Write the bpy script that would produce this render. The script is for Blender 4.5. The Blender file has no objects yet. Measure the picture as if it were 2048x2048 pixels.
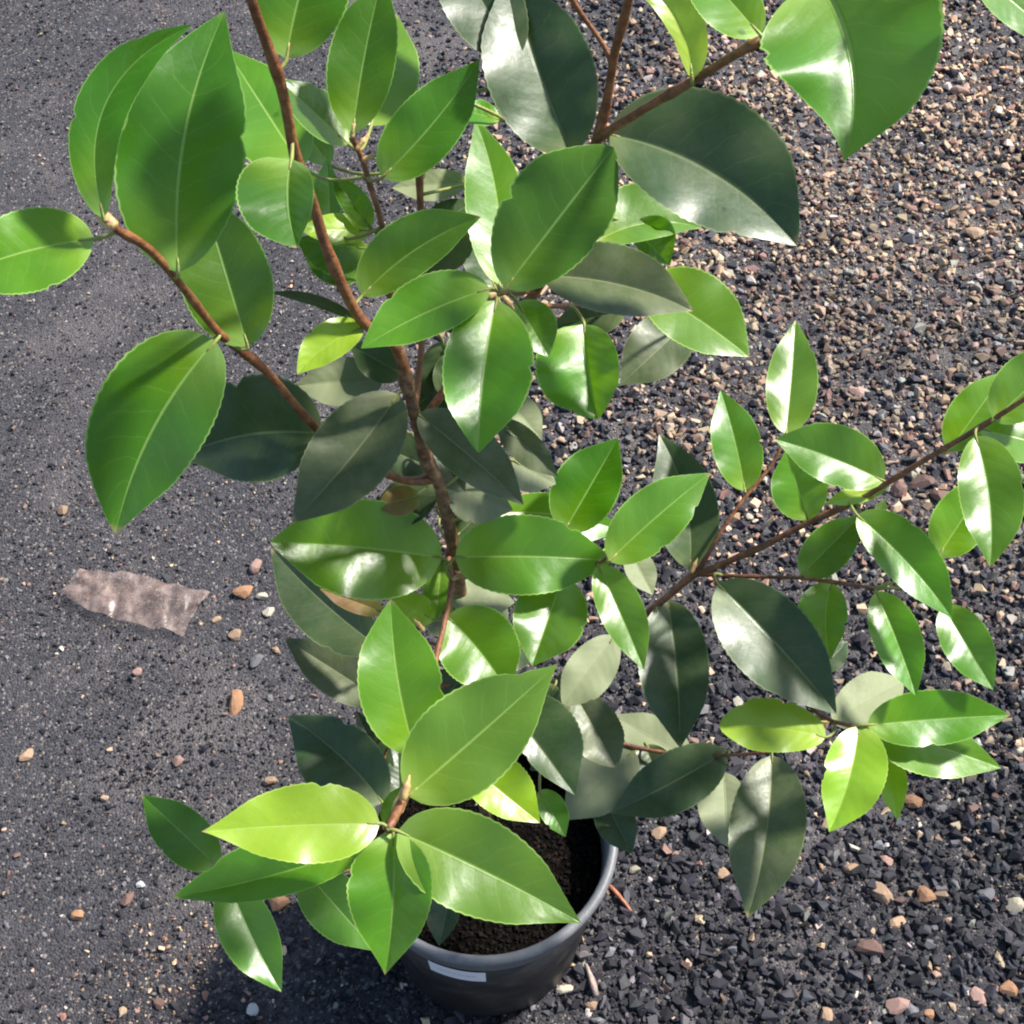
import bpy, bmesh, math, random
import numpy as np
from mathutils import Vector, Matrix, noise

random.seed(11)
rng = np.random.default_rng(11)
R = math.radians
scene = bpy.context.scene
C = scene.collection

# ------------------------------------------------------------------ camera, sky, sun, exposure
CAM_H = 1.245                 # metres above the gravel
TILT = R(36.0)                # away from straight down, towards +Y
FOV = R(38.0)
PX = 1024.0                   # half picture in photograph pixels
FOC = PX / math.tan(FOV / 2)
cam_d = bpy.data.cameras.new('camera')
cam = bpy.data.objects.new('camera', cam_d); C.objects.link(cam)
cam.location = (0, 0, CAM_H); cam.rotation_euler = (TILT, 0, 0)
cam_d.sensor_fit = 'HORIZONTAL'; cam_d.angle = FOV
cam_d.clip_start = 0.01; cam_d.clip_end = 500
scene.camera = cam

SUN_EL, SUN_AZ = R(48), R(61)   # azimuth measured from +Y towards +X
SUN = Vector((math.sin(SUN_AZ) * math.cos(SUN_EL), math.cos(SUN_AZ) * math.cos(SUN_EL), math.sin(SUN_EL)))
world = bpy.data.worlds.new('World'); scene.world = world; world.use_nodes = True
wn = world.node_tree; wn.nodes.clear()
sky = wn.nodes.new('ShaderNodeTexSky'); sky.sky_type = 'NISHITA'; sky.sun_disc = False
sky.sun_elevation = SUN_EL; sky.sun_rotation = SUN_AZ
sky.air_density = 1.0; sky.dust_density = 1.2; sky.ozone_density = 1.0
bg = wn.nodes.new('ShaderNodeBackground'); bg.inputs['Strength'].default_value = 0.11
wo = wn.nodes.new('ShaderNodeOutputWorld')
wn.links.new(sky.outputs[0], bg.inputs[0]); wn.links.new(bg.outputs[0], wo.inputs[0])
sun_d = bpy.data.lights.new('sun', 'SUN'); sun_d.energy = 5.0; sun_d.angle = R(5); sun_d.color = (1.0, 0.955, 0.88)
sun_o = bpy.data.objects.new('sun', sun_d); C.objects.link(sun_o)
sun_o.rotation_euler = SUN.to_track_quat('Z', 'Y').to_euler(); sun_o.location = SUN * 5

scene.view_settings.view_transform = 'Standard'; scene.view_settings.look = 'None'
scene.view_settings.gamma = 1.0; scene.view_settings.use_curve_mapping = False
scene.view_settings.exposure = 1.1
scene.render.engine = 'CYCLES'
scene.cycles.max_bounces = 8; scene.cycles.transparent_max_bounces = 8
scene.cycles.filter_width = 2.1
scene.cycles.use_denoising = True

# ------------------------------------------------------------------ helpers
CT, ST = math.cos(TILT), math.sin(TILT)
def at(px, py, d):
    """world point at depth d (along the lens axis) where a photograph pixel looks"""
    x = (px - 1024) / FOC * d; y = (1024 - py) / FOC * d
    return Vector((x, y * CT + d * ST, CAM_H + y * ST - d * CT))
def gdepth(px, py, z=0.0):
    yn = (1024 - py) / FOC
    return (CAM_H - z) / (CT - yn * ST)
def on_ground(px, py, z=0.0):
    return at(px, py, gdepth(px, py, z))
S_CAM = Vector((SUN.x, SUN.y * CT + SUN.z * ST, -SUN.y * ST + SUN.z * CT))

def link(o, parent=None):
    C.objects.link(o)
    if parent: o.parent = parent
    return o
def mesh_obj(name, verts, faces, mat, parent=None, smooth=True):
    me = bpy.data.meshes.new(name); me.from_pydata([tuple(v) for v in verts], [], faces); me.update()
    for m in (mat if isinstance(mat, (list, tuple)) else [mat]): me.materials.append(m)
    if smooth: me.polygons.foreach_set('use_smooth', [True] * len(me.polygons))
    return link(bpy.data.objects.new(name, me), parent)
def tag(o, label, cat, group=None):
    o['label'] = label; o['category'] = cat
    if group: o['group'] = group
    return o

# ------------------------------------------------------------------ node helpers
class NT:
    def __init__(self, name):
        self.m = bpy.data.materials.new(name); self.m.use_nodes = True
        self.t = self.m.node_tree; self.t.nodes.clear()
        self.out = self.t.nodes.new('ShaderNodeOutputMaterial')
    def n(self, typ, **kw):
        nd = self.t.nodes.new(typ)
        for k, v in kw.items(): setattr(nd, k, v)
        return nd
    def l(self, a, b): self.t.links.new(a, b)
    def put(self, sock, v):
        if isinstance(v, bpy.types.NodeSocket): self.l(v, sock)
        elif isinstance(v, (tuple, list)) and len(v) == 3 and sock.type == 'RGBA': sock.default_value = (*v, 1)
        else: sock.default_value = v
    def math(self, op, a, b=None, c=None, clamp=False):
        nd = self.n('ShaderNodeMath', operation=op); nd.use_clamp = clamp
        self.put(nd.inputs[0], a)
        if b is not None: self.put(nd.inputs[1], b)
        if c is not None: self.put(nd.inputs[2], c)
        return nd.outputs[0]
    def mix(self, f, a, b, blend='MIX'):
        nd = self.n('ShaderNodeMix', data_type='RGBA', blend_type=blend)
        self.put(nd.inputs[0], f); self.put(nd.inputs[6], a); self.put(nd.inputs[7], b)
        return nd.outputs[2]
    def smooth(self, v, lo, hi, a=0.0, b=1.0):
        nd = self.n('ShaderNodeMapRange', interpolation_type='SMOOTHSTEP')
        self.put(nd.inputs[0], v)
        for i, x in enumerate((lo, hi, a, b)): nd.inputs[i + 1].default_value = x
        return nd.outputs[0]
    def noise(self, vec, scale, detail=3, rough=0.55, dist=0.0, out=0):
        nd = self.n('ShaderNodeTexNoise'); self.put(nd.inputs['Vector'], vec)
        nd.inputs['Scale'].default_value = scale; nd.inputs['Detail'].default_value = detail
        nd.inputs['Roughness'].default_value = rough; nd.inputs['Distortion'].default_value = dist
        return nd.outputs[out]
    def bsdf(self, **kw):
        nd = self.n('ShaderNodeBsdfPrincipled')
        for k, v in kw.items(): self.put(nd.inputs[k.replace('_', ' ')], v)
        return nd
    def bump(self, h, strength, dist):
        nd = self.n('ShaderNodeBump'); self.put(nd.inputs['Height'], h)
        nd.inputs['Strength'].default_value = strength; nd.inputs['Distance'].default_value = dist
        return nd.outputs[0]
    def done(self, s): self.l(s, self.out.inputs[0]); return self.m

# ------------------------------------------------------------------ leaf materials
def leaf_material(name, col, col2, rib, back, trans, rough, tw, dust=0.0, margin=0.6, spec=0.5, young=0.42):
    """u runs from edge to edge (-1..1), v from stalk to tip"""
    N = NT(name)
    uv = N.n('ShaderNodeUVMap', uv_map='blade').outputs[0]
    sp = N.n('ShaderNodeSeparateXYZ'); N.l(uv, sp.inputs[0]); u, v = sp.outputs[0], sp.outputs[1]
    au = N.math('ABSOLUTE', u)
    rnd = N.n('ShaderNodeObjectInfo').outputs['Random']
    pos = N.n('ShaderNodeTexCoord').outputs['Object']
    big = N.noise(pos, 30, 2)
    fine = N.noise(pos, 420, 3, 0.6)
    base = N.mix(N.smooth(big, 0.35, 0.68), col, col2)
    base = N.mix(N.math('MULTIPLY', N.smooth(fine, 0.4, 0.75), 0.22), base, tuple(c * 0.55 for c in col))
    hs = N.n('ShaderNodeHueSaturation')
    N.put(hs.inputs['Hue'], N.math('MULTIPLY_ADD', rnd, 0.030, 0.485))
    N.put(hs.inputs['Value'], N.math('MULTIPLY_ADD', N.math('FRACT', N.math('MULTIPLY', rnd, 7.31)), 0.18, 0.88))
    N.put(hs.inputs['Saturation'], N.math('MULTIPLY_ADD', N.math('FRACT', N.math('MULTIPLY', rnd, 3.77)), 0.12, 0.93))
    N.l(base, hs.inputs['Color']); base = hs.outputs[0]
    # side veins: slanted, curving towards the tip
    wob = N.math('MULTIPLY', N.math('SUBTRACT', N.noise(pos, 60, 2), 0.5), 0.10)
    ph = N.math('ADD', N.math('SUBTRACT', N.math('MULTIPLY', v, 1.0), N.math('MULTIPLY', N.math('POWER', au, 1.25), 0.17)), wob)
    saw = N.math('ABSOLUTE', N.math('SUBTRACT', N.math('FRACT', N.math('MULTIPLY', ph, 8.5)), 0.5))
    vein = N.math('MULTIPLY', N.smooth(saw, 0.035, 0.0), N.smooth(au, 0.93, 0.5))
    ribm = N.smooth(N.math('DIVIDE', au, N.math('MULTIPLY_ADD', v, -0.014, 0.040)), 1.0, 0.35)
    edge = N.math('MULTIPLY', N.smooth(au, 0.955, 0.985), margin)
    stalk = N.smooth(v, 0.16, 0.0)
    base = N.mix(N.smooth(N.math('ADD', v, N.math('MULTIPLY', au, 0.10)), 0.48, 0.02, 0, young), base, (0.23, 0.34, 0.012))
    top = N.mix(N.math('MULTIPLY', vein, 0.15), base, rib)
    top = N.mix(N.math('MULTIPLY', stalk, 0.6), top, rib)
    top = N.mix(N.math('MULTIPLY', ribm, 0.62), top, rib)
    top = N.mix(edge, top, tuple(min(1, c * 1.25) for c in rib))
    tipm = N.math('MULTIPLY', N.smooth(N.math('ADD', v, N.math('MULTIPLY', fine, 0.03)), 0.965, 1.0), N.smooth(N.math('FRACT', N.math('MULTIPLY', rnd, 11.7)), 0.45, 0.6))
    top = N.mix(N.math('MULTIPLY', tipm, 0.7), top, (0.30, 0.24, 0.11))
    # insect scars and blotches, a few on some leaves
    vor = N.n('ShaderNodeTexVoronoi'); N.l(pos, vor.inputs['Vector']); vor.inputs['Scale'].default_value = 38
    spot = N.math('MULTIPLY', N.smooth(N.math('ADD', vor.outputs[0], N.math('MULTIPLY', fine, 0.08)), 0.125, 0.09), N.smooth(N.noise(pos, 17, 1), 0.53, 0.6))
    top = N.mix(N.math('MULTIPLY', spot, 0.65), top, tuple(c * 0.35 for c in col))
    rgh = N.math('ADD', rough - 0.06, N.math('MULTIPLY', N.smooth(fine, 0.3, 0.8), 0.12))
    if dust:
        dn = N.math('MULTIPLY', N.smooth(N.noise(pos, 48, 6, 0.75), 0.25, 0.8), dust)
        top = N.mix(dn, top, (0.19, 0.185, 0.12))
        rgh = N.math('ADD', rgh, N.math('MULTIPLY', dn, 0.2))
    under = N.mix(N.math('MULTIPLY', ribm, 0.7), N.mix(N.math('MULTIPLY', vein, 0.35), back, rib), rib)
    under = N.mix(N.math('MULTIPLY', N.smooth(big, 0.4, 0.7), 0.3), under, tuple(c * 0.7 for c in back))
    bf = N.n('ShaderNodeNewGeometry').outputs['Backfacing']
    colr = N.mix(bf, top, under)
    h = N.math('ADD', N.math('MULTIPLY', ribm, -0.7), N.math('ADD', N.math('MULTIPLY', N.math('MULTIPLY', saw, N.smooth(au, 1.0, 0.6)), 0.5), N.math('MULTIPLY', N.noise(pos, 110, 3), 0.75)))
    bmp = N.bump(h, 0.35, 0.0007)
    bs = N.bsdf(Base_Color=colr, Roughness=N.math('ADD', rgh, N.math('MULTIPLY', bf, 0.25)), Specular_IOR_Level=spec, Normal=bmp)
    tr = N.n('ShaderNodeBsdfTranslucent')
    tcol = N.mix(N.math('MULTIPLY', N.math('MAXIMUM', vein, ribm), 0.35), trans, tuple(min(1, c * 1.3) for c in rib))
    N.l(tcol, tr.inputs[0]); N.l(bmp, tr.inputs[1])
    mx = N.n('ShaderNodeMixShader'); mx.inputs[0].default_value = tw
    N.l(bs.outputs[0], mx.inputs[1]); N.l(tr.outputs[0], mx.inputs[2])
    return N.done(mx.outputs[0])

LEAF = {
 'Y': leaf_material('leaf_lime', (0.32, 0.50, 0.035), (0.27, 0.44, 0.03), (0.42, 0.56, 0.12), (0.26, 0.36, 0.10), (0.36, 0.62, 0.02), 0.30, 0.42),
 'B': leaf_material('leaf_bright', (0.096, 0.245, 0.014), (0.078, 0.205, 0.013), (0.34, 0.50, 0.12), (0.22, 0.30, 0.11), (0.24, 0.50, 0.012), 0.33, 0.40, spec=0.5),
 'M': leaf_material('leaf_green', (0.050, 0.150, 0.007), (0.038, 0.125, 0.008), (0.28, 0.44, 0.12), (0.20, 0.26, 0.12), (0.16, 0.38, 0.010), 0.31, 0.40, spec=0.42),
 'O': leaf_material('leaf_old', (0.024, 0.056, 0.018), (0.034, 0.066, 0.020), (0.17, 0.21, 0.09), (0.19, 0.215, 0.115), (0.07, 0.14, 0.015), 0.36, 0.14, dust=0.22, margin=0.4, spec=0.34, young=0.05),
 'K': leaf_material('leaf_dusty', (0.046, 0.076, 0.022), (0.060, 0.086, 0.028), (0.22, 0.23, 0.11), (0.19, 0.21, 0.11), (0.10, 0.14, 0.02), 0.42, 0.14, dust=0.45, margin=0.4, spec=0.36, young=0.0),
 'N': leaf_material('leaf_yellowing', (0.26, 0.19, 0.05), (0.17, 0.10, 0.035), (0.45, 0.36, 0.12), (0.34, 0.27, 0.12), (0.5, 0.32, 0.04), 0.45, 0.3),
}
def bark_material(name, c1, c2, rough=0.55):
    N = NT(name)
    pos = N.n('ShaderNodeTexCoord').outputs['Object']
    n1 = N.noise(pos, 180, 5, 0.65); n2 = N.noise(pos, 28, 2)
    col = N.mix(N.smooth(n1, 0.35, 0.7), c1, c2)
    col = N.mix(N.smooth(n2, 0.52, 0.7, 0, 0.6), col, tuple(c * 0.45 for c in c1))
    b = N.bsdf(Base_Color=col, Roughness=rough, Specular_IOR_Level=0.4, Normal=N.bump(n1, 0.9, 0.0012))
    return N.done(b.outputs[0])
BARK = bark_material('bark_red_brown', (0.12, 0.042, 0.018), (0.24, 0.105, 0.045), 0.42)
BARK_OLD = bark_material('bark_old', (0.085, 0.040, 0.022), (0.27, 0.155, 0.08), 0.65)
STALK = bark_material('leaf_stalk', (0.19, 0.24, 0.05), (0.24, 0.20, 0.06), 0.45)
BUD = bark_material('bud_scales', (0.42, 0.22, 0.10), (0.52, 0.40, 0.16), 0.45)

# ------------------------------------------------------------------ ground
def hgt(x, y):
    return (0.0030 * np.sin(7.1 * x + 2.0 * y + 0.6) + 0.0026 * np.sin(-5.3 * x + 8.7 * y + 2.1)
            + 0.0016 * np.sin(17.0 * x + 11.0 * y) + 0.0014 * np.sin(23.0 * y - 14.0 * x + 1.3))
def ground_material():
    N = NT('dusty_grit')
    pos = N.n('ShaderNodeTexCoord').outputs['Object']
    vo = N.n('ShaderNodeTexVoronoi'); N.l(pos, vo.inputs['Vector']); vo.inputs['Scale'].default_value = 420
    vc = N.n('ShaderNodeSeparateColor'); N.l(vo.outputs['Color'], vc.inputs[0])
    n = N.noise(pos, 5.5, 4, 0.6); n2 = N.noise(pos, 900, 2)
    sp = N.n('ShaderNodeSeparateXYZ'); N.l(pos, sp.inputs[0])
    lim = N.math('MINIMUM', N.math('ADD', sp.outputs[0], 0.84), 1.02)
    dk = N.smooth(N.math('ADD', N.math('SUBTRACT', lim, sp.outputs[1]), N.math('MULTIPLY', N.math('SUBTRACT', n, 0.5), 0.5)), -0.15, 0.2)  # darker grit at front and right: part charcoal stone, part painted-in shade
    col = N.mix(vc.outputs[0], (0.018, 0.0175, 0.021), (0.062, 0.059, 0.066))
    col = N.mix(dk, col, N.mix(vc.outputs[0], (0.014, 0.0135, 0.017), (0.045, 0.043, 0.048)))
    col = N.mix(N.smooth(n, 0.46, 0.66, 0, 0.75), col, (0.092, 0.082, 0.082))
    col = N.mix(N.smooth(vc.outputs[1], 0.9, 0.97), col, (0.17, 0.145, 0.13))
    h = N.math('ADD', N.math('MULTIPLY', N.math('SUBTRACT', 1.0, vo.outputs[0]), 0.8), N.math('MULTIPLY', n2, 0.5))
    b = N.bsdf(Base_Color=col, Roughness=0.8, Specular_IOR_Level=0.35, Normal=N.bump(h, 1.0, 0.0022))
    return N.done(b.outputs[0])
k = 150
s = np.linspace(-1, 1, k)
ax = np.sinh(s * 4.6) / np.sinh(4.6) * 60
GX, GY = np.meshgrid(ax, ax + 1.0)
fall = np.exp(-((GX / 6) ** 2 + ((GY - 1) / 6) ** 2))
GZ = hgt(GX, GY) * fall
verts = np.stack([GX, GY, GZ], -1).reshape(-1, 3)
idx = np.arange(k * k).reshape(k, k)
quads = np.stack([idx[:-1, :-1], idx[:-1, 1:], idx[1:, 1:], idx[1:, :-1]], -1).reshape(-1, 4)
ground = mesh_obj('ground', verts.tolist(), quads.tolist(), ground_material()); ground['kind'] = 'structure'

def stone_material():
    N = NT('stone')
    at_ = N.n('ShaderNodeAttribute', attribute_name='stone_colour'); at_.attribute_type = 'GEOMETRY'
    pos = N.n('ShaderNodeTexCoord').outputs['Object']
    n = N.noise(pos, 900, 3, 0.6)
    col = N.mix(N.smooth(n, 0.35, 0.7, 0, 0.35), at_.outputs['Color'], (0.012, 0.011, 0.012))
    b = N.bsdf(Base_Color=col, Roughness=0.75, Specular_IOR_Level=0.22, Normal=N.bump(n, 0.5, 0.0006))
    return N.done(b.outputs[0])
STONE = stone_material()
def single_stone_material(name, col):
    N = NT(name)
    pos = N.n('ShaderNodeTexCoord').outputs['Object']
    rnd = N.n('ShaderNodeObjectInfo').outputs['Random']
    n = N.noise(pos, 260, 4, 0.65); n2 = N.noise(pos, 1100, 2)
    c = N.mix(N.smooth(n, 0.35, 0.7), col, tuple(x * 0.62 for x in col))
    c = N.mix(N.smooth(n2, 0.6, 0.75, 0, 0.4), c, (0.06, 0.05, 0.05))
    hs = N.n('ShaderNodeHueSaturation'); N.put(hs.inputs['Value'], N.math('MULTIPLY_ADD', rnd, 0.5, 0.75)); N.l(c, hs.inputs['Color'])
    b = N.bsdf(Base_Color=hs.outputs[0], Roughness=0.65, Specular_IOR_Level=0.4, Normal=N.bump(N.math('ADD', n, N.math('MULTIPLY', n2, 0.4)), 0.6, 0.0008))
    return N.done(b.outputs[0])

POT_C = on_ground(968, 1666, 0.19); PX0, PY0 = POT_C.x, POT_C.y
# palette: charcoal, dark grey, grey, tan, red brown, cream
PAL = np.array([(0.017, 0.0168, 0.022), (0.042, 0.0405, 0.048), (0.102, 0.097, 0.104), (0.35, 0.250, 0.170), (0.185, 0.112, 0.088), (0.33, 0.295, 0.255)])
def fields(x, y):
    tan = np.exp(-(((x - 0.44) / 0.42) ** 2 + ((y - 1.28) / 0.42) ** 2) ** 1.5)          # light gravel, upper right
    tan = np.maximum(tan, 0.55 * np.exp(-(((x - 0.62) / 0.22) ** 2 + ((y - 0.75) / 0.3) ** 2)))
    dark = 1 / (1 + np.exp(-(np.clip(0.84 + 1.0 * x, 0.3, 1.02) - y) / 0.09)) * (1 - 0.8 * tan)                           # charcoal stone plus shade painted into the colours, towards the viewer and right
    dust = np.exp(-(((x + 0.75) / 0.42) ** 2 + ((y - 1.0) / 0.75) ** 2))            # dusty, trodden, left
    brown = np.exp(-(((x + 0.288) / 0.055) ** 2 + ((y - 0.417) / 0.04) ** 2))
    return tan, dark, dust, brown
def pick_colours(x, y, boost=0.0):
    tan, dark, dust, brown = fields(x, y)
    w = np.stack([(0.30 + 1.5 * dark) * (1 - 0.65 * tan), (0.42 + 0.7 * dark) * (1 - 0.5 * tan), 0.22 + 0.22 * dust + 0.05 * dark,
                  0.022 + 1.25 * tan + boost * 0.06 + 1.5 * brown, 0.035 + 0.45 * tan + boost * 0.05 + 1.2 * brown,
                  0.018 + 0.26 * tan + boost * 0.01], -1)
    w = np.clip(w, 0.005, None); w /= w.sum(-1, keepdims=True)
    pick = (rng.random(len(x))[:, None] > np.cumsum(w, -1)).sum(-1).clip(0, 5)
    patch = np.sin(4.1 * x + 1.7 * np.sin(3.3 * y) + 0.4) * np.sin(5.2 * y - 2.1 * np.sin(2.9 * x + 1.0)) + 0.5 * np.sin(13 * x - 7 * y + 2 * np.sin(5 * x)) * np.sin(11 * y + 6 * x)
    patch = np.exp(0.36 * patch)[:, None] * np.stack([1 + 0.05 * patch, np.ones_like(patch), 1 - 0.07 * patch], -1)
    return PAL[pick] * patch * rng.uniform(0.6, 1.45, (len(x), 1)) * rng.uniform(0.93, 1.07, (len(x), 3))

OCT_V = np.array([(1, 0, 0), (-1, 0, 0), (0, 1, 0), (0, -1, 0), (0, 0, 1), (0, 0, -1)], float)
OCT_F = np.array([(0, 2, 4), (2, 1, 4), (1, 3, 4), (3, 0, 4), (2, 0, 5), (1, 2, 5), (3, 1, 5), (0, 3, 5)])
def rand_rot(n):
    q = rng.normal(size=(n, 4)); q /= np.linalg.norm(q, axis=1, keepdims=True)
    w, x, y, z = q.T
    return np.stack([1 - 2 * (y * y + z * z), 2 * (x * y - z * w), 2 * (x * z + y * w), 2 * (x * y + z * w), 1 - 2 * (x * x + z * z), 2 * (y * z - x * w),
                     2 * (x * z - y * w), 2 * (y * z + x * w), 1 - 2 * (x * x + y * y)], -1).reshape(n, 3, 3)
def shard(seed):
    """a broken stone: the hull of a few random points"""
    r = np.random.default_rng(seed); b = bmesh.new()
    for p in r.normal(size=(11, 3)):
        b.verts.new(Vector(p).normalized() * r.uniform(0.78, 1.12))
    res = bmesh.ops.convex_hull(b, input=b.verts)
    junk = {e for e in res['geom_interior'] if isinstance(e, bmesh.types.BMVert)}
    for v_ in junk: b.verts.remove(v_)
    bmesh.ops.triangulate(b, faces=b.faces); b.verts.index_update()
    out = (np.array([v_.co[:] for v_ in b.verts]), np.array([[v_.index for v_ in f_.verts] for f_ in b.faces])); b.free()
    return out
SHARDS = [shard(i_) for i_ in range(8)]
def scatter(name, xyz, size, cols, templates, jitter=0.2, parent=None, mat=None, flat=0.75):
    VV, FF, CC = [], [], []; base_i = 0
    grp = rng.integers(0, len(templates), len(size))
    for gi, (TV, TF) in enumerate(templates):
        m = grp == gi; n = int(m.sum())
        v = TV[None] * (1 + rng.uniform(-jitter, jitter, (n, len(TV), 1)))
        v = v * rng.uniform(0.55, 1.15, (n, 1, 3))
        v = np.einsum('nij,nkj->nki', rand_rot(n), v) * (size[m][:, None, None] * 0.5)
        v[:, :, 2] *= flat
        v += xyz[m][:, None, :]
        VV.append(v.reshape(-1, 3)); FF.append((TF[None] + (np.arange(n) * len(TV))[:, None, None]).reshape(-1) + base_i)
        CC.append(np.repeat(cols[m], len(TV), axis=0)); base_i += n * len(TV)
    v, f, c_ = np.concatenate(VV), np.concatenate(FF), np.concatenate(CC)
    me = bpy.data.meshes.new(name)
    me.vertices.add(len(v)); me.vertices.foreach_set('co', v.reshape(-1).astype(np.float32))
    me.loops.add(len(f)); me.loops.foreach_set('vertex_index', f.astype(np.int32))
    me.polygons.add(len(f) // 3); me.polygons.foreach_set('loop_start', (np.arange(len(f) // 3) * 3).astype(np.int32))
    ca = me.attributes.new('stone_colour', 'FLOAT_COLOR', 'POINT')
    cc = np.ones((len(v), 4), np.float32); cc[:, :3] = c_
    ca.data.foreach_set('color', cc.reshape(-1))
    me.update(calc_edges=True); me.shade_flat(); me.materials.append(mat or STONE)
    return link(bpy.data.objects.new(name, me), parent)
def spots(n, near=0.8):
    n1 = int(n * near); n2 = n - n1
    y = rng.uniform(0.22, 2.0, n1); hw = 0.42 + 0.30 * y
    x = rng.uniform(-1, 1, n1) * hw
    x = np.concatenate([x, rng.uniform(-1.5, 1.5, n2)]); y = np.concatenate([y, rng.uniform(-0.5, 2.9, n2)])
    keep = (x - PX0) ** 2 + (y - PY0) ** 2 > 0.081 ** 2
    return x[keep], y[keep]
x, y = spots(110000)
tan, dark, dust, brown = fields(x, y)
sz = rng.uniform(0.0013, 0.0032, len(x)) * (1 + 0.3 * tan + 0.2 * dark)
scatter('grit', np.stack([x, y, hgt(x, y) + sz * rng.uniform(0.0, 0.4, len(x))], -1), sz, pick_colours(x, y), [(OCT_V, OCT_F)], 0.35)['kind'] = 'stuff'
x, y = spots(72000)
tan, dark, dust, brown = fields(x, y)
coarse = np.clip(0.46 + 0.9 * tan + 0.85 * np.clip(x + 0.22, 0, 0.45) / 0.45 + 0.15 * dark - 0.08 * dust, 0.05, 1)
keep = rng.random(len(x)) < coarse
x, y, coarse, tan = x[keep], y[keep], coarse[keep], tan[keep]
sz = np.clip(rng.gamma(3.0, 0.0019, len(x)) + 0.0032, 0.0036, 0.0165) * (0.27 + 0.75 * coarse ** 1.6)
scatter('gravel', np.stack([x, y, hgt(x, y) + sz * 0.20], -1), sz, pick_colours(x, y, 0.5), SHARDS, 0.12, flat=0.8)['kind'] = 'stuff'
bpy.data.objects['grit']['label'] = 'fine dark grey grit covering the ground'; bpy.data.objects['grit']['category'] = 'grit'
bpy.data.objects['gravel']['label'] = 'loose mixed grey and tan gravel scattered over the ground'; bpy.data.objects['gravel']['category'] = 'gravel'

# stones large enough to pick out
def pebble_mesh(seed, sub=2):
    b = bmesh.new(); bmesh.ops.create_icosphere(b, subdivisions=sub, radius=0.5)
    o = Vector((seed * 3.7, seed * 1.3, seed * 9.1))
    for v in b.verts:
        d = v.co.normalized()
        v.co = d * (0.5 + 0.17 * noise.noise(d * 1.1 + o) + 0.06 * noise.noise(d * 2.9 + o))
    # a few flat facets, as broken stone has
    r = random.Random(seed)
    for _ in range(11):
        n = Vector((r.gauss(0, 1), r.gauss(0, 1), r.gauss(0, 1))).normalized(); lim = r.uniform(0.27, 0.40)
        for v in b.verts:
            e = v.co.dot(n) - lim
            if e > 0: v.co -= n * e * 0.97
    bmesh.ops.dissolve_limit(b, angle_limit=R(9), verts=b.verts, edges=b.edges)
    me = bpy.data.meshes.new('pebble'); b.to_mesh(me); b.free()
    return me
PEB = [pebble_mesh(i) for i in range(9)]
SM = {n: single_stone_material('stone_' + n, c) for n, c in dict(tan=(0.33, 0.215, 0.135), orange=(0.36, 0.185, 0.095), pink=(0.33, 0.20, 0.165),
      brown=(0.17, 0.095, 0.075), cream=(0.46, 0.40, 0.30), white=(0.62, 0.60, 0.57), grey=(0.17, 0.165, 0.175), charcoal=(0.045, 0.044, 0.052)).items()}
def stone(name, x, y, a, b, ang, mat, i, parent=None):
    o = bpy.data.objects.new(name, PEB[i % 9])
    h = min(a, b) * 0.72
    o.location = (x, y, float(hgt(x, y)) + h * 0.28); o.scale = (a * 1.12, b * 1.12, h); o.rotation_euler = (random.uniform(-.2, .2), random.uniform(-.2, .2), ang)
    link(o, parent)
    if not o.data.materials: o.data.materials.append(SM['tan'])
    o.material_slots[0].link = 'OBJECT'; o.material_slots[0].material = SM[mat]
    return o
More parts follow.
